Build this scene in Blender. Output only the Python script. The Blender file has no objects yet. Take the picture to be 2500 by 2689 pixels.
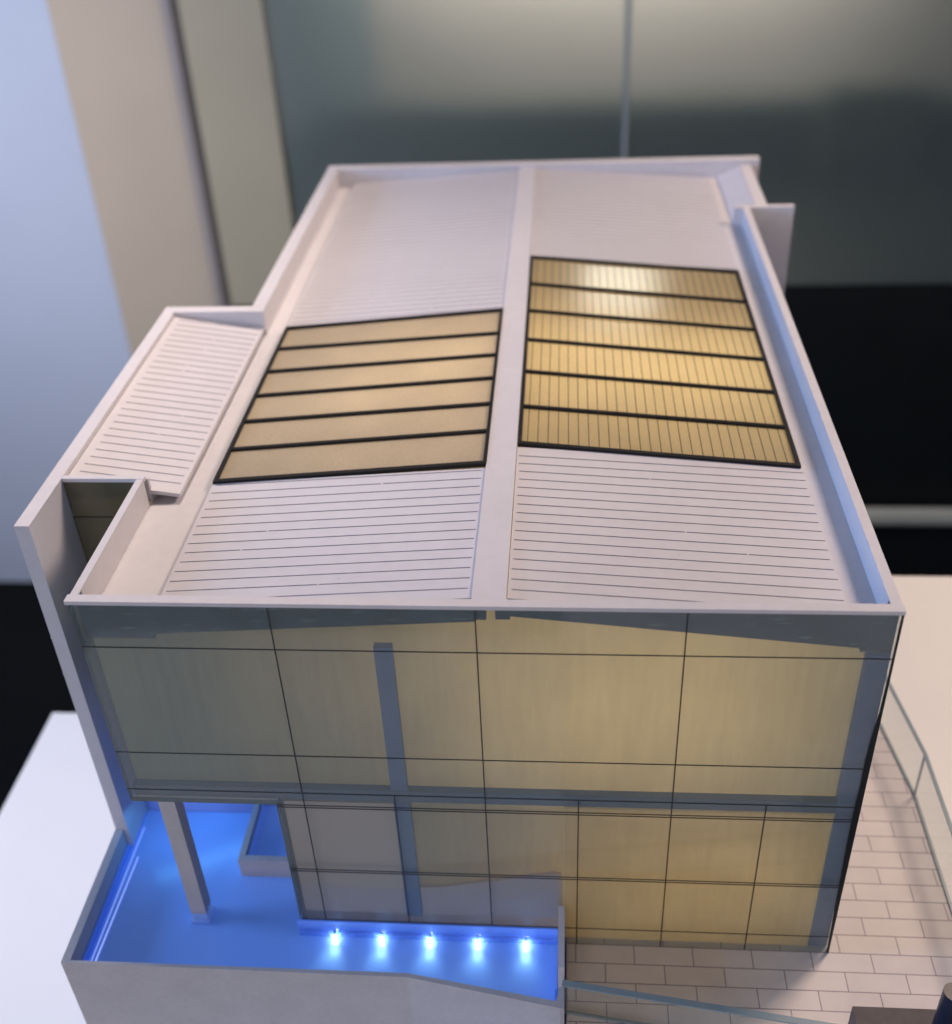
import bpy, bmesh, math, random
from mathutils import Vector, Matrix
random.seed(7)
S = 0.04            # one module = 4 cm: the facade of the model is 10 modules wide
sc = bpy.context.scene
col = sc.collection

# ------------------------------------------------------------------ camera
RGT = Vector((0.99431, 0.09969, 0.03746)); FWD = Vector((-0.07858, 0.82992, -0.55232))
pitch, yaw, roll = 0.5852, -0.0944, -0.0495
FWD = Vector((math.sin(yaw)*math.cos(pitch), math.cos(yaw)*math.cos(pitch), -math.sin(pitch)))
r0 = Vector((math.cos(yaw), -math.sin(yaw), 0)); u0 = r0.cross(FWD)
RGT = math.cos(roll)*r0 + math.sin(roll)*u0
UPV = -math.sin(roll)*r0 + math.cos(roll)*u0
CAM = Vector((6.0692, -10.0781, 15.2363))
cd = bpy.data.cameras.new('camera'); co = bpy.data.objects.new('camera', cd); col.objects.link(co)
m = Matrix((RGT, UPV, -FWD)).transposed().to_4x4(); m.translation = CAM*S
co.matrix_world = m
cd.sensor_fit = 'HORIZONTAL'; cd.sensor_width = 36; cd.lens = 2911.83/2500*36
cd.shift_x = -(1252.47-1250)/2500; cd.shift_y = -(1344.5-1244.05)/2500
cd.clip_start = 0.01; cd.clip_end = 50
cd.dof.use_dof = True; cd.dof.focus_distance = 14.6*S; cd.dof.aperture_fstop = 5.8
sc.camera = co

# ------------------------------------------------------------------ world, view, lamps
w = bpy.data.worlds.new('World'); sc.world = w; w.use_nodes = True
w.node_tree.nodes['Background'].inputs[0].default_value = (0.78, 0.76, 0.86, 1)
w.node_tree.nodes['Background'].inputs[1].default_value = 0.19
sc.view_settings.view_transform = 'Standard'; sc.view_settings.look = 'None'
sc.view_settings.exposure = 0; sc.view_settings.gamma = 1

def area(name, loc, target, sx, sy, power, color):
    l = bpy.data.lights.new(name, 'AREA'); l.shape = 'RECTANGLE'; l.size = sx*S; l.size_y = sy*S
    l.energy = power; l.color = color
    o = bpy.data.objects.new(name, l); col.objects.link(o); o.location = Vector(loc)*S
    o.rotation_euler = (Vector(target)-Vector(loc)).to_track_quat('-Z', 'Y').to_euler()
    return o
area('ceiling_spot_left', (0, 17, 31), (-8, 2, -4.6), 4, 4, 1.4, (1.0, 0.84, 0.74)).data.spread = math.radians(60)
area('warm_ceiling_lamp', (22, 13, 25), (6, 4, 3), 6, 6, 8.9, (1.0, 0.79, 0.67))
area('front_fill_light', (-6, -60, 16), (5, 0, 0), 24, 16, 14.0, (0.92, 0.90, 1.0))  # added fill from the camera side, brightens the front faces
area('blue_window_light', (-44, 0, 16), (9, 6, 6), 18, 11, 34, (0.30, 0.52, 1.0))
area('far_ceiling_panel', (12.2, 55, 26), (9, 8, 6.5), 4.8, 3.2, 2.8, (1.0, 0.92, 0.80))

# ------------------------------------------------------------------ helpers
def lin(r, g, b):
    return tuple(((c/255+0.055)/1.055)**2.4 if c > 10 else c/255/12.92 for c in (r, g, b)) + (1,)
def mat(name, base=(0.8,0.8,0.8,1), rough=0.5, noise=0.0, nscale=120, bump=0.0, emit=None, es=0.0, coat=0.0, metal=0.0, spec=0.5):
    m = bpy.data.materials.new(name); m.use_nodes = True
    N, L = m.node_tree.nodes, m.node_tree.links
    b = N['Principled BSDF']; b.inputs['Base Color'].default_value = base; b.inputs['Roughness'].default_value = rough
    b.inputs['Metallic'].default_value = metal; b.inputs['Specular IOR Level'].default_value = spec
    if coat: b.inputs['Coat Weight'].default_value = coat; b.inputs['Coat Roughness'].default_value = 0.08
    if emit: b.inputs['Emission Color'].default_value = emit; b.inputs['Emission Strength'].default_value = es
    if noise or bump:
        tc = N.new('ShaderNodeTexCoord')
        n = N.new('ShaderNodeTexNoise'); n.inputs['Scale'].default_value = nscale; n.inputs['Detail'].default_value = 6
        L.new(tc.outputs['Object'], n.inputs['Vector'])
        if noise:
            n2 = N.new('ShaderNodeTexNoise'); n2.inputs['Scale'].default_value = nscale*0.12; n2.inputs['Detail'].default_value = 3
            L.new(tc.outputs['Object'], n2.inputs['Vector'])
            ad = N.new('ShaderNodeMath'); ad.operation = 'ADD'
            L.new(n.outputs['Fac'], ad.inputs[0]); L.new(n2.outputs['Fac'], ad.inputs[1])
            mr = N.new('ShaderNodeMapRange'); mr.inputs['From Min'].default_value = 0.7; mr.inputs['From Max'].default_value = 1.3
            mr.inputs['To Min'].default_value = 1-noise; mr.inputs['To Max'].default_value = 1+noise*0.4
            L.new(ad.outputs[0], mr.inputs['Value'])
            mx = N.new('ShaderNodeMix'); mx.data_type = 'RGBA'; mx.blend_type = 'MULTIPLY'; mx.inputs['Factor'].default_value = 1
            mx.inputs['A'].default_value = base; L.new(mr.outputs[0], mx.inputs['B']); L.new(mx.outputs['Result'], b.inputs['Base Color'])
        if bump:
            bp = N.new('ShaderNodeBump'); bp.inputs['Strength'].default_value = bump; bp.inputs['Distance'].default_value = 0.0002
            nf = N.new('ShaderNodeTexNoise'); nf.inputs['Scale'].default_value = 1800; nf.inputs['Detail'].default_value = 2
            L.new(tc.outputs['Object'], nf.inputs['Vector'])
            L.new(nf.outputs['Fac'], bp.inputs['Height']); L.new(bp.outputs['Normal'], b.inputs['Normal'])
    return m

def smear(m, colr, sc3, lo, hi, scale=1.0, amt=1.0):
    # marks of their own shape (paint smears, specks) mixed over whatever feeds the base colour
    N, L = m.node_tree.nodes, m.node_tree.links; b = N['Principled BSDF']
    tc = N.new('ShaderNodeTexCoord'); mp = N.new('ShaderNodeMapping'); L.new(tc.outputs['Object'], mp.inputs[0]); mp.inputs['Scale'].default_value = sc3
    n = N.new('ShaderNodeTexNoise'); n.inputs['Scale'].default_value = scale; n.inputs['Detail'].default_value = 4; L.new(mp.outputs[0], n.inputs['Vector'])
    mr = N.new('ShaderNodeMapRange'); mr.inputs['From Min'].default_value = lo; mr.inputs['From Max'].default_value = hi; mr.inputs['To Max'].default_value = amt
    L.new(n.outputs['Fac'], mr.inputs['Value'])
    mx = N.new('ShaderNodeMix'); mx.data_type = 'RGBA'; L.new(mr.outputs[0], mx.inputs['Factor'])
    s = b.inputs['Base Color']
    if s.is_linked: L.new(s.links[0].from_socket, mx.inputs['A'])
    else: mx.inputs['A'].default_value = s.default_value
    mx.inputs['B'].default_value = colr; L.new(mx.outputs['Result'], s)
    return m

def glassy(name, tint, body, bodyfac, rough=0.05, translucent=None, grain=0.0, stretch=None, ior=1.49):
    """see-through sheet: tinted transparency + a milky body + fresnel gloss"""
    m = bpy.data.materials.new(name); m.use_nodes = True
    N, L = m.node_tree.nodes, m.node_tree.links
    N.clear(); out = N.new('ShaderNodeOutputMaterial')
    tr = N.new('ShaderNodeBsdfTransparent'); tr.inputs[0].default_value = tint
    df = N.new('ShaderNodeBsdfDiffuse'); df.inputs[0].default_value = body
    last = df
    if translucent:
        tl = N.new('ShaderNodeBsdfTranslucent'); tl.inputs[0].default_value = translucent
        mt = N.new('ShaderNodeMixShader'); mt.inputs[0].default_value = 0.6
        L.new(df.outputs[0], mt.inputs[1]); L.new(tl.outputs[0], mt.inputs[2]); last = mt
    if grain:
        tc = N.new('ShaderNodeTexCoord'); mp = N.new('ShaderNodeMapping'); L.new(tc.outputs['Object'], mp.inputs[0])
        mp.inputs['Scale'].default_value = stretch or (1, 1, 1)
        n = N.new('ShaderNodeTexNoise'); n.inputs['Scale'].default_value = 900; n.inputs['Detail'].default_value = 3; L.new(mp.outputs[0], n.inputs['Vector'])
        mr = N.new('ShaderNodeMapRange'); mr.inputs['From Min'].default_value = 0.3; mr.inputs['From Max'].default_value = 0.7
        mr.inputs['To Min'].default_value = 1-grain; mr.inputs['To Max'].default_value = 1+grain
        # slow unevenness of the frosting on top of the fine grain
        ns = N.new('ShaderNodeTexNoise'); ns.inputs['Scale'].default_value = 22; ns.inputs['Detail'].default_value = 5; L.new(tc.outputs['Object'], ns.inputs['Vector'])
        a1 = N.new('ShaderNodeMath'); a1.operation = 'MULTIPLY_ADD'; a1.inputs[1].default_value = 0.75; a1.inputs[2].default_value = -0.375
        L.new(ns.outputs['Fac'], a1.inputs[0]); a2 = N.new('ShaderNodeMath'); a2.operation = 'ADD'
        L.new(n.outputs['Fac'], a2.inputs[0]); L.new(a1.outputs[0], a2.inputs[1]); L.new(a2.outputs[0], mr.inputs['Value'])
        for nd, c in ((df, body),) + (((tl, translucent),) if translucent else ()):
            mx = N.new('ShaderNodeMix'); mx.data_type = 'RGBA'; mx.blend_type = 'MULTIPLY'; mx.inputs['Factor'].default_value = 1
            mx.inputs['A'].default_value = c; L.new(mr.outputs[0], mx.inputs['B']); L.new(mx.outputs['Result'], nd.inputs[0])
    m1 = N.new('ShaderNodeMixShader'); m1.inputs[0].default_value = bodyfac
    L.new(tr.outputs[0], m1.inputs[1]); L.new(last.outputs[0], m1.inputs[2])
    fr = N.new('ShaderNodeFresnel'); fr.inputs[0].default_value = ior
    gl = N.new('ShaderNodeBsdfGlossy'); gl.inputs['Roughness'].default_value = rough
    ge = N.new('ShaderNodeNewGeometry'); sb = N.new('ShaderNodeMath'); sb.operation = 'SUBTRACT'; sb.inputs[0].default_value = 1
    L.new(ge.outputs['Backfacing'], sb.inputs[1]); ml = N.new('ShaderNodeMath'); ml.operation = 'MULTIPLY'
    L.new(fr.outputs[0], ml.inputs[0]); L.new(sb.outputs[0], ml.inputs[1])
    m2 = N.new('ShaderNodeMixShader'); L.new(ml.outputs[0], m2.inputs[0]); L.new(m1.outputs[0], m2.inputs[1]); L.new(gl.outputs[0], m2.inputs[2])
    L.new(m2.outputs[0], out.inputs[0])
    return m

def box(bm, a, b, mi=0):
    x0, y0, z0 = a; x1, y1, z1 = b
    v = [bm.verts.new(p) for p in ((x0,y0,z0),(x1,y0,z0),(x1,y1,z0),(x0,y1,z0),(x0,y0,z1),(x1,y0,z1),(x1,y1,z1),(x0,y1,z1))]
    for f in ((0,3,2,1),(4,5,6,7),(0,1,5,4),(1,2,6,5),(2,3,7,6),(3,0,4,7)):
        bm.faces.new([v[i] for i in f]).material_index = mi
def prism(bm, pts, axis, t0, t1, mi=0):
    """polygon pts (2D) extruded along an axis from t0 to t1"""
    def P(p, t):
        return {'z': (p[0], p[1], t), 'y': (p[0], t, p[1]), 'x': (t, p[0], p[1])}[axis]
    A = [bm.verts.new(P(p, t0)) for p in pts]; B = [bm.verts.new(P(p, t1)) for p in pts]
    n = len(pts)
    bm.faces.new(A).material_index = mi; bm.faces.new(B[::-1]).material_index = mi
    for i in range(n):
        bm.faces.new((A[i], B[i], B[(i+1) % n], A[(i+1) % n])).material_index = mi
def hexa(bm, bot, top, mi=0):
    v = [bm.verts.new(p) for p in bot] + [bm.verts.new(p) for p in top]
    for f in ((0,3,2,1),(4,5,6,7),(0,1,5,4),(1,2,6,5),(2,3,7,6),(3,0,4,7)):
        bm.faces.new([v[i] for i in f]).material_index = mi
def cyl(bm, c, r, z0, z1, n=32, mi=0, r1=None):
    r1 = r if r1 is None else r1
    A = [bm.verts.new((c[0]+r*math.cos(2*math.pi*i/n), c[1]+r*math.sin(2*math.pi*i/n), z0)) for i in range(n)]
    B = [bm.verts.new((c[0]+r1*math.cos(2*math.pi*i/n), c[1]+r1*math.sin(2*math.pi*i/n), z1)) for i in range(n)]
    bm.faces.new(A[::-1]).material_index = mi; bm.faces.new(B).material_index = mi
    for i in range(n): bm.faces.new((A[i], A[(i+1) % n], B[(i+1) % n], B[i])).material_index = mi

def obj(name, bm, mats, parent=None, bevel=0.0):
    if bevel:
        bmesh.ops.bevel(bm, geom=[e for e in bm.edges if e.is_manifold and e.calc_face_angle(0) > 0.5], offset=bevel, segments=2, affect='EDGES', profile=0.5)
    bmesh.ops.recalc_face_normals(bm, faces=bm.faces)
    base = Vector((0, 0, 0)); p = parent
    while p is not None:
        base += Vector(p.get('_b', (0, 0, 0))); p = p.parent
    for v in bm.verts: v.co = (v.co - base)*S
    me = bpy.data.meshes.new(name); bm.to_mesh(me); bm.free()
    for mm in (mats if isinstance(mats, (list, tuple)) else [mats]): me.materials.append(mm)
    o = bpy.data.objects.new(name, me); col.objects.link(o); o.parent = parent
    return o
def thing(name, label, cat, loc, group=None):
    o = bpy.data.objects.new(name, None); col.objects.link(o); o.location = Vector(loc)*S; o.empty_display_size = S
    o['_b'] = loc; o['label'] = label; o['category'] = cat
    if group: o['group'] = group
    return o
def struct(o, label=None):
    o['kind'] = 'structure'
    if label: o['label'] = label
    return o
def tag(o, label, cat, group=None):
    o['label'] = label; o['category'] = cat
    if group: o['group'] = group
    return o
BM = bmesh.new

# ------------------------------------------------------------------ materials
white = mat('white_card', (0.63, 0.605, 0.625, 1), 0.55, 0.06, 150, 0.10)
roofw = mat('white_roof_card', (0.62, 0.60, 0.635, 1), 0.5, 0.05, 120, 0.06)
plaster = mat('grey_textured_card', (0.50, 0.465, 0.465, 1), 0.7, 0.10, 400, 0.35)
ribm = mat('engraved_line', (0.10, 0.105, 0.16, 1), 0.6)
black = mat('black_frame', (0.008, 0.008, 0.009, 1), 0.5, 0.2, 300, spec=0.25)
linem = mat('fine_black_line', (0.012, 0.014, 0.02, 1), 0.5)
fascia_m = mat('slate_blue_card', (0.06, 0.10, 0.15, 1), 0.55, 0.35, 180, 0.1)
smear(fascia_m, (0.20, 0.29, 0.31, 1), (60, 60, 420), 0.60, 0.74, 1.0, 0.8)
for m_ in (white, roofw, plaster): smear(m_, (0.10, 0.09, 0.09, 1), (1, 1, 1), 0.745, 0.765, 950, 0.7)
band_m = mat('steel_blue_card', (0.10, 0.15, 0.24, 1), 0.6, 0.12, 150)
colb_m = mat('blue_grey_post', (0.11, 0.19, 0.38, 1), 0.6, 0.08, 150)
facade_m = glassy('smoked_glass', (0.90, 0.93, 0.92, 1), (0.40, 0.44, 0.42, 1), 0.15, 0.06, grain=0.10)
sideglass = glassy('grey_green_glass', (0.85, 0.9, 0.86, 1), (0.14, 0.17, 0.155, 1), 0.35, 0.08)
wellglass = glassy('olive_glass', (0.6, 0.6, 0.5, 1), (0.17, 0.16, 0.11, 1), 0.6, 0.1)
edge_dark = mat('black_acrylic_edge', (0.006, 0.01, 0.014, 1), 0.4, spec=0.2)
diffuser_m = glassy('warm_diffuser', (0, 0, 0, 1), (0.36, 0.47, 0.43, 1), 1.0, 0.3, translucent=(0.90, 0.78, 0.57, 1), grain=0.045, stretch=(0.35, 1, 0.03), ior=1.2)
gold_m = glassy('golden_panel', (0, 0, 0, 1), (0.58, 0.50, 0.32, 1), 1.0, 0.13, translucent=(0.88, 0.79, 0.58, 1), grain=0.06)
beige_m = glassy('beige_frosted_panel', (0, 0, 0, 1), (0.60, 0.52, 0.41, 1), 1.0, 0.22, translucent=(0.80, 0.73, 0.60, 1), grain=0.08)
inner_m = mat('white_interior', (0.7, 0.62, 0.5, 1), 0.8)
mauve_m = mat('mauve_grey_panel', (0.72, 0.54, 0.46, 1), 0.7, 0.05, 150)
clear = glassy('clear_acrylic', (0.97, 0.985, 0.98, 1), (0.5, 0.55, 0.55, 1), 0.045, 0.04)
clear_edge = mat('teal_acrylic_edge', (0.24, 0.31, 0.33, 1), 0.25)
bluefloor = mat('blue_backlit_acrylic', (0.22, 0.37, 0.74, 1), 0.26, emit=(0.06, 0.15, 0.55, 1), es=0.32)
blueedge = mat('blue_acrylic_edge', (0.20, 0.35, 0.85, 1), 0.15, emit=(0.03, 0.12, 0.7, 1), es=0.2, coat=0.6)

# ------------------------------------------------------------------ table, floor and room behind
floor_m = mat('black_floor', (0.004, 0.0042, 0.0042, 1), 0.7, 0.2, 10, spec=0.1)
bm = BM(); box(bm, (-160, -120, -26.5), (160, 130, -26)); struct(obj('floor', bm, floor_m), 'black floor far below the display table')
wall_beige = mat('beige_wall_paint', (0.42, 0.33, 0.235, 1), 0.8, 0.05, 6)
wall_blue = mat('pale_blue_wall_paint', (0.41, 0.43, 0.485, 1), 0.8, 0.04, 6)
bm = BM(); box(bm, (-16.4, 40, -26), (-11.25, 41, 30)); struct(obj('wall_back', bm, wall_beige), 'beige back wall beside the glass case')
bm = BM(); box(bm, (-90, 40, -26), (-16.41, 41, 30)); struct(obj('wall_left', bm, wall_blue), 'pale blue wall on the left')
# slim post
pt = thing('wall_post', 'slim grey post with a dark edge between beige wall and glass case', 'post', (-11, 40, -26))
bm = BM(); box(bm, (-11.25, 39.6, -26), (-10.85, 41, 30)); obj('post_body', bm, mat('grey_post_paint', (0.26, 0.22, 0.195, 1), 0.5, 0.1, 10), pt)
bm = BM(); box(bm, (-10.85, 39.75, -26), (-10.56, 41, 30)); obj('dark_seal', bm, mat('dark_rubber', (0.09, 0.08, 0.065, 1), 0.6, 0.1, 10), pt)
# glass display case behind
def frosted(name, body, fac, rough, tint):
    m = bpy.data.materials.new(name); m.use_nodes = True; N, L = m.node_tree.nodes, m.node_tree.links; N.clear()
    out = N.new('ShaderNodeOutputMaterial'); rf = N.new('ShaderNodeBsdfRefraction'); rf.inputs['Color'].default_value = tint
    rf.inputs['Roughness'].default_value = rough; rf.inputs['IOR'].default_value = 1.25
    df = N.new('ShaderNodeBsdfDiffuse'); df.inputs[0].default_value = body; mx = N.new('ShaderNodeMixShader'); mx.inputs[0].default_value = fac
    L.new(rf.outputs[0], mx.inputs[1]); L.new(df.outputs[0], mx.inputs[2]); L.new(mx.outputs[0], out.inputs[0]); return m
gc = thing('display_case', 'tall blurred greenish glass display case with black base behind the model', 'display case', (10, 45, -26))
caseglass = frosted('frosted_case_glass', (0.20, 0.238, 0.218, 1), 0.33, 0.36, (0.92, 0.95, 0.93, 1))
bm = BM(); box(bm, (-10.55, 40, -7.2), (8.61, 40.3, 30)); obj('glass_pane', bm, caseglass, gc)
bm = BM(); box(bm, (8.85, 40, -7.2), (70, 40.3, 30)); obj('glass_pane', bm, caseglass, gc)
bm = BM(); box(bm, (8.62, 39.9, -7.2), (8.84, 40.35, 30)); obj('glass_joint', bm, mat('pale_silicone', (0.45, 0.48, 0.44, 1), 0.4, 0.1, 10), gc)
bm = BM(); box(bm, (-10.55, 40, -26), (70, 58, -7.25)); obj('plinth', bm, mat('black_plinth_paint', (0.012, 0.015, 0.014, 1), 0.45, 0.2, 10), gc)
bm = BM(); box(bm, (-10.55, 39.8, -7.9), (-6.9, 39.98, 30)); obj('side_panel', bm, mat('olive_panel', (0.33, 0.285, 0.19, 1), 0.7, 0.08, 6), gc)
bm = BM(); box(bm, (-11.05, 57.8, -7.2), (-5.3, 58.5, 32)); obj('back_panel', bm, mat('blue_grey_panel', (0.17, 0.21, 0.23, 1), 0.8, 0.1, 5), gc)
bm = BM(); box(bm, (-5.25, 57.8, -7.2), (90, 58.5, 32)); obj('back_panel', bm, mat('grey_panel', (0.31, 0.29, 0.28, 1), 0.8, 0.10, 5), gc)
bm = BM(); box(bm, (-8.5, 55.5, -7.2), (90, 57.7, -2.9)); obj('shelf_block', bm, mat('dark_green_cloth', (0.03, 0.04, 0.038, 1), 0.8, 0.12, 5), gc)
bm = BM(); box(bm, (20.8, 54.0, -7.2), (26.2, 55.4, -1.7)); obj('dark_box', bm, mat('dark_green_box', (0.06, 0.068, 0.062, 1), 0.7, 0.12, 5), gc, 0.3)
bm = BM(); cyl(bm, (0, 0), 0.55, -20, 70, 24)
for v in bm.verts: v.co = Vector((v.co.z, v.co.x*0.4 + 39.3, v.co.y - 20.3))
rl = obj('floor_rail', bm, mat('brushed_rail', (0.80, 0.75, 0.56, 1), 0.4, 0.1, 10)); tag(rl, 'long pale metal rail running low along the black base', 'rail')

# display table (stepped white table the model stands on)
tabm = mat('white_table_laminate', (0.86, 0.82, 0.77, 1), 0.42, 0.02, 20)
tb = thing('display_table', 'white stepped display table under the architectural model', 'table', (4, 0, -26))
bm = BM(); box(bm, (-6.66, -12, -5.1), (6.05, 8.9, -4.6)); obj('table_top', bm, tabm, tb, 0.06)
bm = BM(); box(bm, (6.12, -12, -5.1), (40, 8.95, -0.02)); obj('raised_top', bm, tabm, tb, 0.06)
bm = BM(); box(bm, (-5.6, -11, -26), (38, 8.0, -5.12)); obj('cabinet', bm, mat('white_cabinet', (0.62, 0.60, 0.60, 1), 0.6), tb)

# paving
pm = bpy.data.materials.new('cream_paving'); pm.use_nodes = True
N, L = pm.node_tree.nodes, pm.node_tree.links; b = N['Principled BSDF']; b.inputs['Roughness'].default_value = 0.6
tc = N.new('ShaderNodeTexCoord'); mp = N.new('ShaderNodeMapping'); L.new(tc.outputs['Object'], mp.inputs[0])
bk = N.new('ShaderNodeTexBrick'); L.new(mp.outputs[0], bk.inputs[0])
bk.inputs['Scale'].default_value = 1; bk.inputs['Brick Width'].default_value = 0.869*S; bk.inputs['Row Height'].default_value = 0.3055*S
bk.inputs['Mortar Size'].default_value = 0.0075*S; bk.inputs['Mortar Smooth'].default_value = 0.2; bk.inputs['Bias'].default_value = -0.2
bk.offset = 0.5; bk.offset_frequency = 2
mp.inputs['Location'].default_value = (-(9.735+20*0.869)*S + 40*0.869*S, (40*0.3055+0.002)*S, 0)
bk.inputs['Color1'].default_value = (0.80, 0.71, 0.645, 1); bk.inputs['Color2'].default_value = (0.765, 0.675, 0.615, 1); bk.inputs['Mortar'].default_value = (0.26, 0.19, 0.21, 1)
nz = N.new('ShaderNodeTexNoise'); nz.inputs['Scale'].default_value = 60; nz.inputs['Detail'].default_value = 6; L.new(tc.outputs['Object'], nz.inputs[0])
mr = N.new('ShaderNodeMapRange'); mr.inputs['To Min'].default_value = 0.86; mr.inputs['To Max'].default_value = 1.1; L.new(nz.outputs['Fac'], mr.inputs[0])
mx = N.new('ShaderNodeMix'); mx.data_type = 'RGBA'; mx.blend_type = 'MULTIPLY'; mx.inputs['Factor'].default_value = 1
L.new(bk.outputs['Color'], mx.inputs['A']); L.new(mr.outputs[0], mx.inputs['B']); L.new(mx.outputs['Result'], b.inputs['Base Color'])
bm = BM(); prism(bm, [(6.13, -8), (12.02, -8), (12.02, 3.0), (11.82, 4.54), (11.2, 8.7), (10.0, 8.7), (6.13, 8.7)], 'z', -0.018, 0.0)
struct(obj('pavement', bm, pm), 'cream paving slabs laid in staggered rows round the building')

# ------------------------------------------------------------------ the building
H = 6.66; BZ = -4.6
B = thing('model_building', 'white architectural model building with ribbed roof and smoked glass front', 'model building', (5, 0, 0))
def part(name, bm, mats, parent=B, bevel=0.0, label=None):
    o = obj(name, bm, mats, parent, bevel)
    if label: o['label'] = label
    return o

# glass facade
bm = BM()
prism(bm, [(2.08,.385),(6.08,.385),(6.08,0.004),(10,0.004),(10,6.60),(0,6.60),(0,2.98),(2.08,2.98)], 'y', 0, 0.08)
for f in bm.faces:
    c = f.calc_center_median()
    if abs(c.x-10) < 1e-4: f.material_index = 2
    elif abs(c.x) < 1e-4 or abs(c.z-2.98) < 1e-4 or (abs(c.x-2.08) < 1e-4): f.material_index = 3
lw = 0.0085
def hl(z, x0, x1): box(bm, (x0, -0.006, z-lw), (x1, -0.001, z+lw), 1)
def vl(x, z0, z1): box(bm, (x-lw, -0.008, z0), (x+lw, -0.0015, z1), 1)
hl(5.89, 0.0, 10); hl(3.978, 0, 10); hl(3.237, 0, 10)
for z in (2.94, 2.985): hl(z, 2.09, 10)
for z in (1.54, 1.587): hl(z, 2.09, 10)
hl(0.39, 2.09, 10)
for x in (2.483, 5.007, 7.523): vl(x, 0.39 if x < 6 else 0.01, 6.59)
for x in (3.76, 6.272, 8.767): vl(x, 0.39 if x < 6 else 0.01, 3.237)
edge_teal = mat('teal_glass_edge', (0.14, 0.20, 0.20, 1), 0.2)
fac = part('glass_facade', bm, [facade_m, linem, edge_dark, edge_teal])
bm = BM(); box(bm, (-0.03, -0.035, 6.603), (10.0, 0.10, H)); box(bm, (0.0, 0.101, 6.635), (0.10, 0.203, H)); box(bm, (9.86, 0.101, 6.635), (9.99, 0.203, H)); part('front_coping', bm, white, bevel=0.008)
# dark painted strip along the right edge of the facade, seen through the glass
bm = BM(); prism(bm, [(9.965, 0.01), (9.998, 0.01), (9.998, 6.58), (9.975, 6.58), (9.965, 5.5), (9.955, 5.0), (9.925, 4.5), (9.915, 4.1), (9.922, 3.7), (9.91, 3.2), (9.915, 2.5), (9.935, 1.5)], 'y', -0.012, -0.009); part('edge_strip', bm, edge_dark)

# gable fascia behind the glass
bm = BM(); prism(bm, [(0.04,5.94),(0.93,5.95),(0.95,6.03),(5.0,6.30),(5.0,6.33),(5.13,6.33),(5.13,6.555),(0.04,6.555)], 'y', 0.105, 0.2); part('gable_board', bm, fascia_m)
bm = BM(); prism(bm, [(9.985,5.90),(9.62,5.90),(9.6,5.96),(5.42,6.39),(5.42,6.34),(5.24,6.34),(5.24,6.555),(9.985,6.555)], 'y', 0.105, 0.2); part('gable_board', bm, fascia_m)
# floor slab band
bm = BM(); prism(bm, [(0.05,2.985),(9.72,2.985),(9.72,3.21),(0.05,3.21)], 'y', 0.10, 0.20); part('floor_slab', bm, band_m)
# upper volume soffit / floor
bm = BM(); box(bm, (0.0, 0.42, 2.98), (2.08, 2.6, 3.2)); box(bm, (0.02, 0.085, 2.975), (2.06, 0.099, 3.0)); part('soffit', bm, plaster)
# right wall
bm = BM(); box(bm, (9.72, 0.10, 0.004), (9.985, 0.20, 5.895)); box(bm, (9.72, 0.205, 0.004), (9.985, 16.2, 6.18)); part('side_wall', bm, colb_m)
# right wall outside skin + parapet
bm = BM(); box(bm, (9.86, 0.205, 6.185), (9.99, 13.1, H)); part('parapet', bm, white, bevel=0.01)
# interior post
bm = BM(); box(bm, (3.70, 0.10, 3.215), (3.93, 0.19, 5.86)); box(bm, (3.71, 0.10, 0.40), (3.94, 0.19, 2.98)); part('interior_post', bm, colb_m)
# warm diffuser behind the facade
bm = BM(); prism(bm, [(0.065,2.99),(9.71,2.99),(9.71,6.0),(5.2,6.5),(5.0,6.5),(0.065,6.0)], 'y', 0.205, 0.23); part('diffuser_screen', bm, diffuser_m)
bm = BM(); box(bm, (2.12, 0.205, 0.05), (6.08, 0.23, 2.96)); box(bm, (6.085, 0.10, 0.006), (9.71, 0.12, 2.96)); part('diffuser_screen', bm, diffuser_m)
# interior low partition, mauve
bm = BM(); prism(bm, [(3.95,0.40),(6.05,0.40),(6.05,1.42),(5.94,1.46),(4.27,1.06),(3.95,1.04)] , 'y', 0.14, 0.19)
prism(bm, [(2.14,0.40),(3.70,0.40),(3.70,2.9),(2.14,2.9)], 'y', 0.14, 0.19); part('low_partition', bm, mauve_m)
# interior shell
bm = BM()
box(bm, (2.1, 0.54, 0.01), (9.7, 16.0, 0.05)); box(bm, (2.12, 0.54, 0.05), (2.2, 16.0, 2.96)); box(bm, (0.6, 0.54, 3.0), (9.7, 16.0, 3.2))
box(bm, (0.62, 11, 3.2), (9.7, 11.1, 6.1)); box(bm, (2.2, 6, 0.06), (9.7, 6.1, 2.96)); box(bm, (4.95, 1.6, 3.22), (5.05, 10.98, 6.4))
part('interior_walls', bm, inner_m)
bm = BM(); box(bm, (1.9, 0.8, 3.22), (1.96, 2.9, 6.1)); part('light_baffle', bm, fascia_m)  # unseen panel added to keep lamp light off the diffuser's left end
# left upper side glass
bm = BM(); box(bm, (0.0, 0.085, 3.0), (0.06, 2.64, 6.18)); part('side_glass', bm, sideglass)
bm = BM(); box(bm, (0.0, 0.205, 6.185), (0.10, 2.64, H)); part('parapet', bm, white, bevel=0.01)
# lower left side glass (blue lit)
bm = BM(); box(bm, (2.08, 0.085, 0.03), (2.115, 2.28, 2.97)); part('side_glass', bm, mat('blue_tinted_glass', (0.03, 0.045, 0.09, 1), 0.12, coat=0.5))
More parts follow.
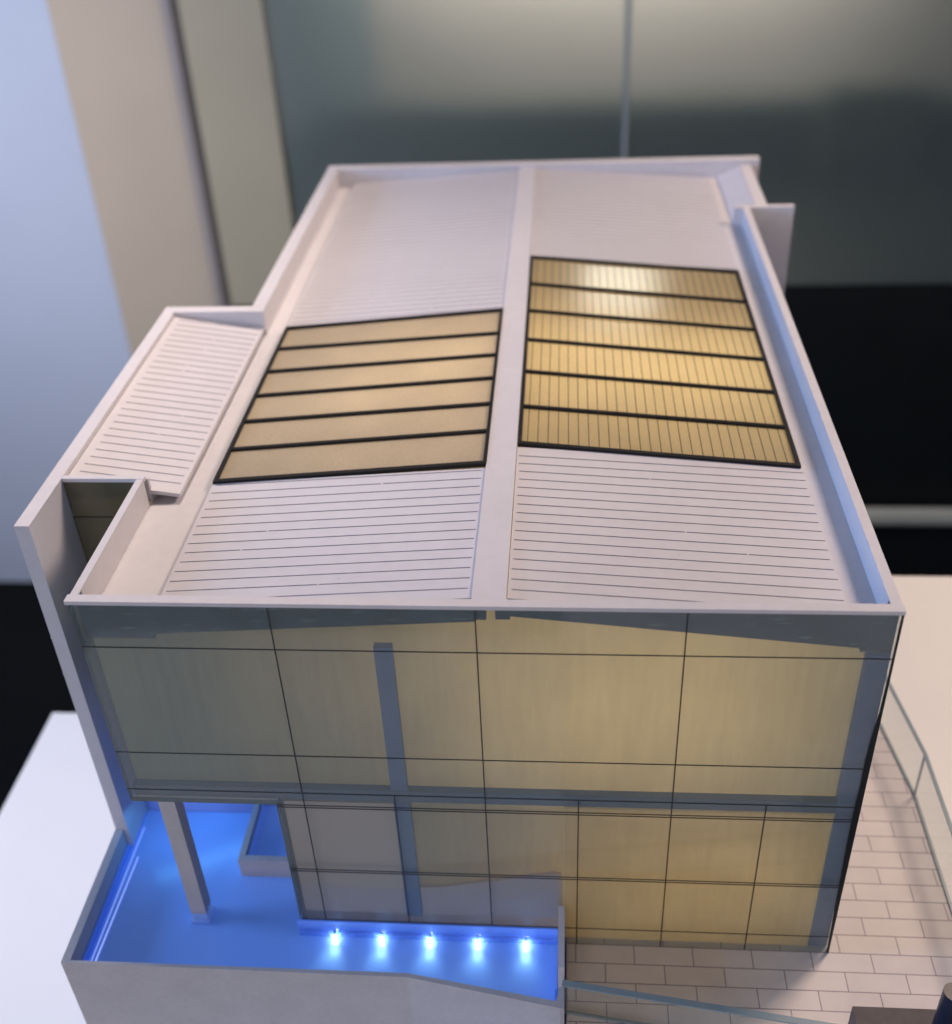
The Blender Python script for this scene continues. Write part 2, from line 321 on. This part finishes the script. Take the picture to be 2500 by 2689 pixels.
# return above the light well with olive glass below
bm = BM(); box(bm, (-1.105, 2.65, 6.60), (0.10, 2.74, H)); box(bm, (0.0, 2.745, 6.2), (0.12, 2.80, 6.595)); part('well_coping', bm, white, bevel=0.008)
bm = BM(); box(bm, (-1.10, 2.66, 2.3), (-0.002, 2.72, 6.595)); box(bm, (-1.10, 2.65, 5.975), (-0.002, 2.658, 5.99), 1); part('well_glass', bm, [wellglass, linem])
bm = BM(); prism(bm, [(-1.08,6.42),(-0.01,6.28),(-0.01,6.59),(-1.08,6.59)], 'y', 2.73, 2.80); part('well_fascia', bm, fascia_m)
# outer wall of the light well / wing
bm = BM(); prism(bm, [(1.5, 0.452), (1.5, H), (8.38, H), (8.38, BZ), (1.5, BZ)], 'x', -1.32, -1.11)
for z in (4.65, 3.93): box(bm, (-1.325, 1.496, z), (-1.30, 1.52, z+0.025))
part('outer_wall', bm, white, bevel=0.012)
bm = BM(); box(bm, (-1.108, 8.15, 6.1), (0.56, 8.38, H)); box(bm, (-1.108, 8.2, BZ), (0.305, 8.36, 6.098)); part('return_wall', bm, white, bevel=0.012)
bm = BM(); prism(bm, [(0.31, 8.385), (0.56, 8.385), (0.56, 16.1), (0.31, 16.1)], 'z', BZ, H); part('long_wall', bm, white, bevel=0.012)
bm = BM(); prism(bm, [(0.30,16.105),(10.66,16.28),(10.66,16.56),(0.30,16.42)], 'z', BZ, H); part('rear_wall', bm, white, bevel=0.012)
# rear right parapet, lean panel, fin
bm = BM(); box(bm, (10.19, 13.265, 0.0), (10.44, 16.24, 6.55)); part('rear_parapet', bm, white, bevel=0.01)
bm = BM(); prism(bm, [(9.69,6.20),(10.185,6.20),(10.185,6.54),(9.69,6.28)], 'y', 13.26, 16.24); part('sloped_panel', bm, white)
bm = BM(); box(bm, (9.995, 13.10, 0.0), (10.94, 13.25, H)); box(bm, (9.68, 13.102, 6.21), (9.99, 13.248, H)); part('fin_wall', bm, white, bevel=0.01)
# gutters and ridge
bm = BM()
box(bm, (0.102, 0.235, 6.12), (0.95, 2.66, 6.20)); box(bm, (0.122, 2.66, 6.12), (0.95, 8.15, 6.20)); box(bm, (0.56, 8.15, 6.12), (0.95, 16.1, 6.20))
part('gutter', bm, white)
bm = BM(); box(bm, (9.45, 0.235, 6.185), (9.858, 13.1, 6.27)); box(bm, (9.45, 13.1, 6.185), (9.688, 16.25, 6.24)); part('gutter', bm, white)
bm = BM(); box(bm, (4.955, 0.102, 6.56), (5.375, 16.2, 6.60)); part('ridge_strip', bm, roofw, bevel=0.008)

# ribbed roof slabs:  surface z as a line in x
def rib_slab(name, x0, z0, x1, z1, y0, y1, th=0.07, rx=(0.05, 0.04), start=0.1, step=0.2015, gap=0.06, lift=0.0):
    bm = BM()
    def Z(x): return z0 + (z1-z0)*(x-x0)/(x1-x0)
    hexa(bm, [(x0,y0,z0-th),(x1,y0,z1-th),(x1,y1,z1-th),(x0,y1,z0-th)], [(x0,y0,z0),(x1,y0,z1),(x1,y1,z1),(x0,y1,z0)])
    y = y0 + start
    while y < y1 - 0.04:
        a = x0 + rx[0] + random.uniform(-.012, .012); e = x1 - rx[1] + random.uniform(-.02, .012)
        segs = [(a, e)]
        if random.random() < gap*3:
            g = random.uniform(a+.4, e-.4); segs = [(a, g), (g+0.02+random.random()*0.02, e)]
        t = random.uniform(-0.004, 0.004)
        for s, q in segs:
            hw = 0.0068 + 0.00045*y
            v = [bm.verts.new(p) for p in ((s,y-hw,Z(s)+.0025),(q,y-hw+t,Z(q)+.0025),(q,y+hw+t,Z(q)+.0025),(s,y+hw,Z(s)+.0025))]
            bm.faces.new(v).material_index = 1
        y += step
    return part(name, bm, [roofw, ribm])
ZL0, ZL1, ZR0, ZR1 = 6.28, 6.565, 6.565, 6.275
rib_slab('roof_slab', 0.93, ZL0, 4.95, ZL1, 0.235, 3.10, start=0.19)
rib_slab('roof_slab', 0.93, ZL0, 4.95, ZL1, 8.32, 16.12, start=0.12)
rib_slab('roof_slab', 5.385, ZR0, 9.50, ZR1, 0.235, 3.66, start=0.17, rx=(0.04, 0.02))
rib_slab('roof_slab', 5.385, ZR0, 9.50, ZR1, 10.72, 16.19, start=0.12, rx=(0.04, 0.02))
rib_slab('wing_roof_slab', -1.10, 6.575, 0.54, 6.335, 2.75, 8.148, th=0.06, start=0.25, rx=(0.12, 0.05))
bm = BM(); prism(bm, [(-1.1, 6.2), (0.12, 6.2), (0.118, 6.3), (-1.1, 6.49)], 'y', 2.81, 8.14); part('wing_deck', bm, white)

# skylights
def skylight(x0, z0, x1, z1, ys0, ys1, panem, vlines):
    """ys0 / ys1: y of each bar at the x0 edge and the x1 edge"""
    def Z(x, d=0): return z0 + (z1-z0)*(x-x0)/(x1-x0) + d
    fw = 0.035
    n = len(ys0)
    bm = BM()
    for i in range(n):
        a, e = ys0[i], ys1[i]; hw = fw if i in (0, n-1) else 0.03
        if i == 0: a += hw; e += hw
        if i == n-1: a -= hw; e -= hw
        hexa(bm, [(x0,a-hw,Z(x0,-.03)),(x1,e-hw,Z(x1,-.03)),(x1,e+hw,Z(x1,-.03)),(x0,a+hw,Z(x0,-.03))],
                 [(x0,a-hw,Z(x0,.035)),(x1,e-hw,Z(x1,.035)),(x1,e+hw,Z(x1,.035)),(x0,a+hw,Z(x0,.035))])
    for xa, ya, yb in ((x0, ys0[0], ys0[-1]), (x1, ys1[0], ys1[-1])):
        xl_, xr = (xa, xa+0.055) if xa == x0 else (xa-0.055, xa)
        hexa(bm, [(xl_,ya,Z(xl_,-.032)),(xr,ya,Z(xr,-.032)),(xr,yb,Z(xr,-.032)),(xl_,yb,Z(xl_,-.032))],
                 [(xl_,ya,Z(xl_,.037)),(xr,ya,Z(xr,.037)),(xr,yb,Z(xr,.037)),(xl_,yb,Z(xl_,.037))])
    fr = part('skylight', bm, black)
    for i in range(n-1):
        bm = BM(); g = 0.002
        a0, a1, b0, b1 = ys0[i]+g, ys1[i]+g, ys0[i+1]-g, ys1[i+1]-g
        hexa(bm, [(x0+.01,a0,Z(x0,-.06)),(x1-.01,a1,Z(x1,-.06)),(x1-.01,b1,Z(x1,-.06)),(x0+.01,b0,Z(x0,-.06))],
                 [(x0+.01,a0,Z(x0,-.012)),(x1-.01,a1,Z(x1,-.012)),(x1-.01,b1,Z(x1,-.012)),(x0+.01,b0,Z(x0,-.012))])
        if vlines:
            x = x0 + 0.14
            while x < x1 - 0.06:
                t = (x-x0)/(x1-x0); ya = a0+(a1-a0)*t; yb = b0+(b1-b0)*t; hw = 0.0055
                v = [bm.verts.new(p) for p in ((x-hw,ya,Z(x,-.009)),(x+hw,ya,Z(x,-.009)),(x+hw,yb,Z(x,-.009)),(x-hw,yb,Z(x,-.009)))]
                bm.faces.new(v).material_index = 1
                x += 0.151
        obj('pane', bm, [panem, linem], fr)
skylight(0.93, ZL0+.01, 4.96, ZL1+.01, [3.08,3.99,4.82,5.65,6.49,7.34,8.20], [3.165,4.082,4.898,5.731,6.539,7.35,8.32], beige_m, False)
skylight(5.385, ZR0+.01, 9.47, ZR1+.01, [3.70,4.816,5.954,7.106,8.256,9.432,10.75], [3.54,4.646,5.727,6.854,7.984,9.142,10.55], gold_m, True)

# interior lamps of the building
area('interior_lamp_upper', (6.9, 2.6, 4.9), (6.6, 0.5, 4.7), 4.4, 1.6, 0.19, (1.0, 0.83, 0.62))
area('interior_lamp_lower', (8.0, 2.4, 1.6), (7.6, 0.5, 1.6), 3.4, 1.5, 0.13, (1.0, 0.71, 0.33))
area('skylight_lamp_right', (6.7, 6.5, 4.5), (6.6, 6.5, 6.4), 1.9, 7.4, 0.32, (1.0, 0.84, 0.62))
area('skylight_lamp_left', (2.9, 5.6, 4.0), (2.9, 5.6, 6.4), 2.6, 4.6, 0.105, (1.0, 0.86, 0.70))

# support column with clear foot
cx0, cx1, cy0, cy1 = 0.32, 0.56, 0.12, 0.36
bm = BM(); box(bm, (cx0, cy0, 0.24), (cx1, cy1, 2.975)); co_ = part('support_column', bm, plaster, bevel=0.006)
bm = BM(); box(bm, (cx0, cy0, 0.085), (cx1, cy1, 0.235)); box(bm, (cx0-.03, cy0-.03, 0.01), (cx1+.03, cy1+.03, 0.08)); obj('column_foot', bm, glassy('foot_acrylic', (0.9,0.95,1,1), (0.7,0.8,1,1), 0.45, 0.05), co_)

# ------------------------------------------------------------------ reflecting pool
P = thing('reflecting_pool', 'grey walled pool glowing blue beside the glass front', 'pool', (2, 0, BZ))
bm = BM()
prism(bm, [(-1.32,-0.90),(-1.19,-0.87),(-1.19,1.497),(-1.32,1.497)], 'z', BZ, 0.45)
part('pool_wall', bm, plaster, P)
bm = BM(); prism(bm, [(-1.32,-0.905),(3.84,-0.93),(6.03,-1.306),(6.09,-1.30),(6.09,-0.99),(6.03,-0.98),(5.97,-1.20),(3.835,-0.865),(-1.185,-0.865)], 'z', BZ, 0.455); part('pool_wall', bm, plaster, P)
bm = BM(); box(bm, (6.0, -0.985, BZ), (6.09, -0.012, 0.93)); part('pool_wall', bm, white, P, 0.012)
# water / acrylic floor
bm = BM(); prism(bm, [(-1.185,-0.86),(3.83,-0.86),(5.96,-1.19),(5.995,-0.99),(5.995,2.26),(-1.105,2.26),(-1.105,1.5),(-1.185,1.5)], 'z', -0.05, 0.0)
part('pool_floor', bm, bluefloor, P)
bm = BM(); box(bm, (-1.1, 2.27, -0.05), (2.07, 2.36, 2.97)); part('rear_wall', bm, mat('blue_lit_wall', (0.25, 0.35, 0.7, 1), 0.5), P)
# clear upstand inside left wall and right end
for a, b_ in (((-1.183, -0.80, 0.001), (-1.15, 2.2, 0.10)), ((-1.12, -0.80, 0.001), (-1.105, 2.2, 0.04))):
    bm = BM(); box(bm, a, b_); part('acrylic_lip_and_streak', bm, blueedge, P)
bm = BM(); box(bm, (5.955, -0.97, 0.001), (5.99, -0.26, 0.36)); part('acrylic_lip_and_streak', bm, blueedge, P)
# ledge carrying the led lights
bm = BM(); box(bm, (2.03, -0.03, 0.001), (5.99, -0.004, 0.375)); part('light_ledge', bm, blueedge, P, 0.008)
bm = BM(); box(bm, (2.06, -0.07, 0.13), (5.95, -0.032, 0.165)); part('light_ledge', bm, glassy('ledge_acrylic', (0.9,0.95,1,1), (0.35,0.5,0.95,1), 0.35, 0.05), P)
led_m = mat('led_white', (1, 1, 1, 1), 0.3, emit=(0.75, 0.93, 1.0, 1), es=60)
ledh = mat('led_holder', (0.5, 0.6, 0.8, 1), 0.3)
for i, x in enumerate((2.59, 3.31, 4.05, 4.78, 5.51)):
    bm = BM(); cyl(bm, (x, -0.055), 0.022, 0.10, 0.128, 16); h = part('led_light', bm, ledh, P)
    bm = BM(); bmesh.ops.create_uvsphere(bm, u_segments=16, v_segments=10, radius=0.030)
    for v in bm.verts: v.co = Vector((v.co.x*1.25+x, v.co.y*0.8-0.085, v.co.z*0.7+0.075))
    obj('bulb', bm, led_m, h)
    l = bpy.data.lights.new('led_spot', 'SPOT'); l.energy = 0.014; l.color = (0.62, 0.95, 0.98); l.spot_size = math.radians(88); l.spot_blend = 1.0; l.shadow_soft_size = 0.09*S
    o = bpy.data.objects.new('led_spot', l); col.objects.link(o); o.location = Vector((x, -0.13, 0.155))*S
    o.rotation_euler = Vector((0, -1, -0.42)).to_track_quat('-Z', 'Y').to_euler()
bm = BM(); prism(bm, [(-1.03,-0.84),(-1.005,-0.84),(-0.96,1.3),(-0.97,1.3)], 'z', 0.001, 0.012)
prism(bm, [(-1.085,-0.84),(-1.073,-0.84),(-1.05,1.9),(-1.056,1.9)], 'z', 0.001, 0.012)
part('acrylic_lip_and_streak', bm, mat('light_streak_glow', (0.5, 0.6, 0.9, 1), 0.2, emit=(0.3, 0.42, 0.95, 1), es=0.9), P)  # glowing strips stand in for the light streak along the left floor edge
# small raised basin by the glass
bm = BM(); box(bm, (0.86, 1.0, 0.0), (2.075, 1.10, 0.40)); box(bm, (0.86, 1.102, 0.0), (0.96, 2.26, 0.40)); bs = part('basin_rim', bm, plaster, P, 0.006)
bm = BM(); box(bm, (0.965, 1.105, 0.02), (2.07, 2.26, 0.20)); box(bm, (0.963, 1.105, 0.2), (0.99, 2.25, 0.30)); obj('basin_water', bm, bluefloor, bs)
# hidden strip lights under the overhang
area('pool_strip_rear', (0.0, 2.0, 0.9), (0.2, 1.6, 0), 2.0, 0.2, 0.018, (0.10, 0.45, 1.0))


# ------------------------------------------------------------------ glass balustrades
def pane_wall(o, p, q, z0, z1, th=0.022):
    d = Vector((q[0]-p[0], q[1]-p[1])); n = Vector((-d.y, d.x)).normalized()*th
    bm = BM(); prism(bm, [(p[0]-n.x,p[1]-n.y),(q[0]-n.x,q[1]-n.y),(q[0]+n.x,q[1]+n.y),(p[0]+n.x,p[1]+n.y)], 'z', z0, z1)
    for f in bm.faces:
        if abs(f.normal.z) > .5 or f.calc_area() < 0.2: f.material_index = 1
    return part('glass_panel', bm, [clear, clear_edge], o)
def rail(o, p, q, z, w_=0.028):
    d = Vector((q[0]-p[0], q[1]-p[1])); n = Vector((-d.y, d.x)).normalized()*w_
    bm = BM(); prism(bm, [(p[0]-n.x,p[1]-n.y),(q[0]-n.x,q[1]-n.y),(q[0]+n.x,q[1]+n.y),(p[0]+n.x,p[1]+n.y)], 'z', z, z+0.03)
    part('top_edge', bm, clear_edge, o)
g = thing('glass_balustrade', 'clear angled glass balustrade along the right edge of the paving', 'balustrade', (12, 3, 0), 'glass balustrades round the paving')
pts = [(11.36, 8.2), (11.83, 4.54), (12.0, 3.0), (12.01, 1.4), (12.0, -3.0)]
for a, b_, in ((0, 2), (2, 4)):
    pane_wall(g, pts[a], pts[b_], 0.002, 1.0); rail(g, pts[a], pts[b_], 1.003); rail(g, pts[a], pts[b_], 0.003, 0.022)
g = thing('glass_balustrade', 'glass balustrade slanting from the pool wall across the front paving', 'balustrade', (8, -1.3, 0), 'glass balustrades round the paving')
pane_wall(g, (6.10, -1.09), (10.4, -1.66), 0.002, 0.69); rail(g, (6.06, -1.085), (10.4, -1.66), 0.693, 0.045)
rail(g, (6.10, -1.09), (10.4, -1.66), 0.003, 0.02)

# block and post in the lower right corner
bm = BM(); box(bm, (10.04, -2.6, 0.001), (12.0-.1, -1.13, 0.5)); tag(obj('block', bm, mat('dark_brown_block', (0.11, 0.088, 0.085, 1), 0.65, 0.25, 150, 0.3), None, 0.012), 'dark brown rectangular block on the paving at the corner', 'block')
bm = BM(); cyl(bm, (11.14, -1.44), 0.135, 0.503, 1.42, 40)
top = mat('brown_post_end', (0.16, 0.13, 0.11, 1), 0.5, 0.3, 200)
for f in bm.faces:
    if abs(f.calc_center_median().z-1.42) < 1e-3: f.material_index = 1
tag(obj('round_post', bm, [mat('dark_navy_post', (0.012, 0.02, 0.045, 1), 0.35, 0.2, 150), top], None, 0.006), 'short dark round post with a brown end beside the block', 'post')

# added fill lamps, sources unseen, to brighten the pale blue wall and the case
area('wall_fill_lamp', (-24, 12, 24), (-19, 40, -7), 14, 8, 4.2, (0.95, 0.94, 1.0)).data.spread = math.radians(75)
area('case_fill_lamp', (9, 52, 10), (9, 58, 3), 26, 2, 16, (1.0, 0.90, 0.80))
for o in bpy.data.objects:
    if '_b' in o: del o['_b']
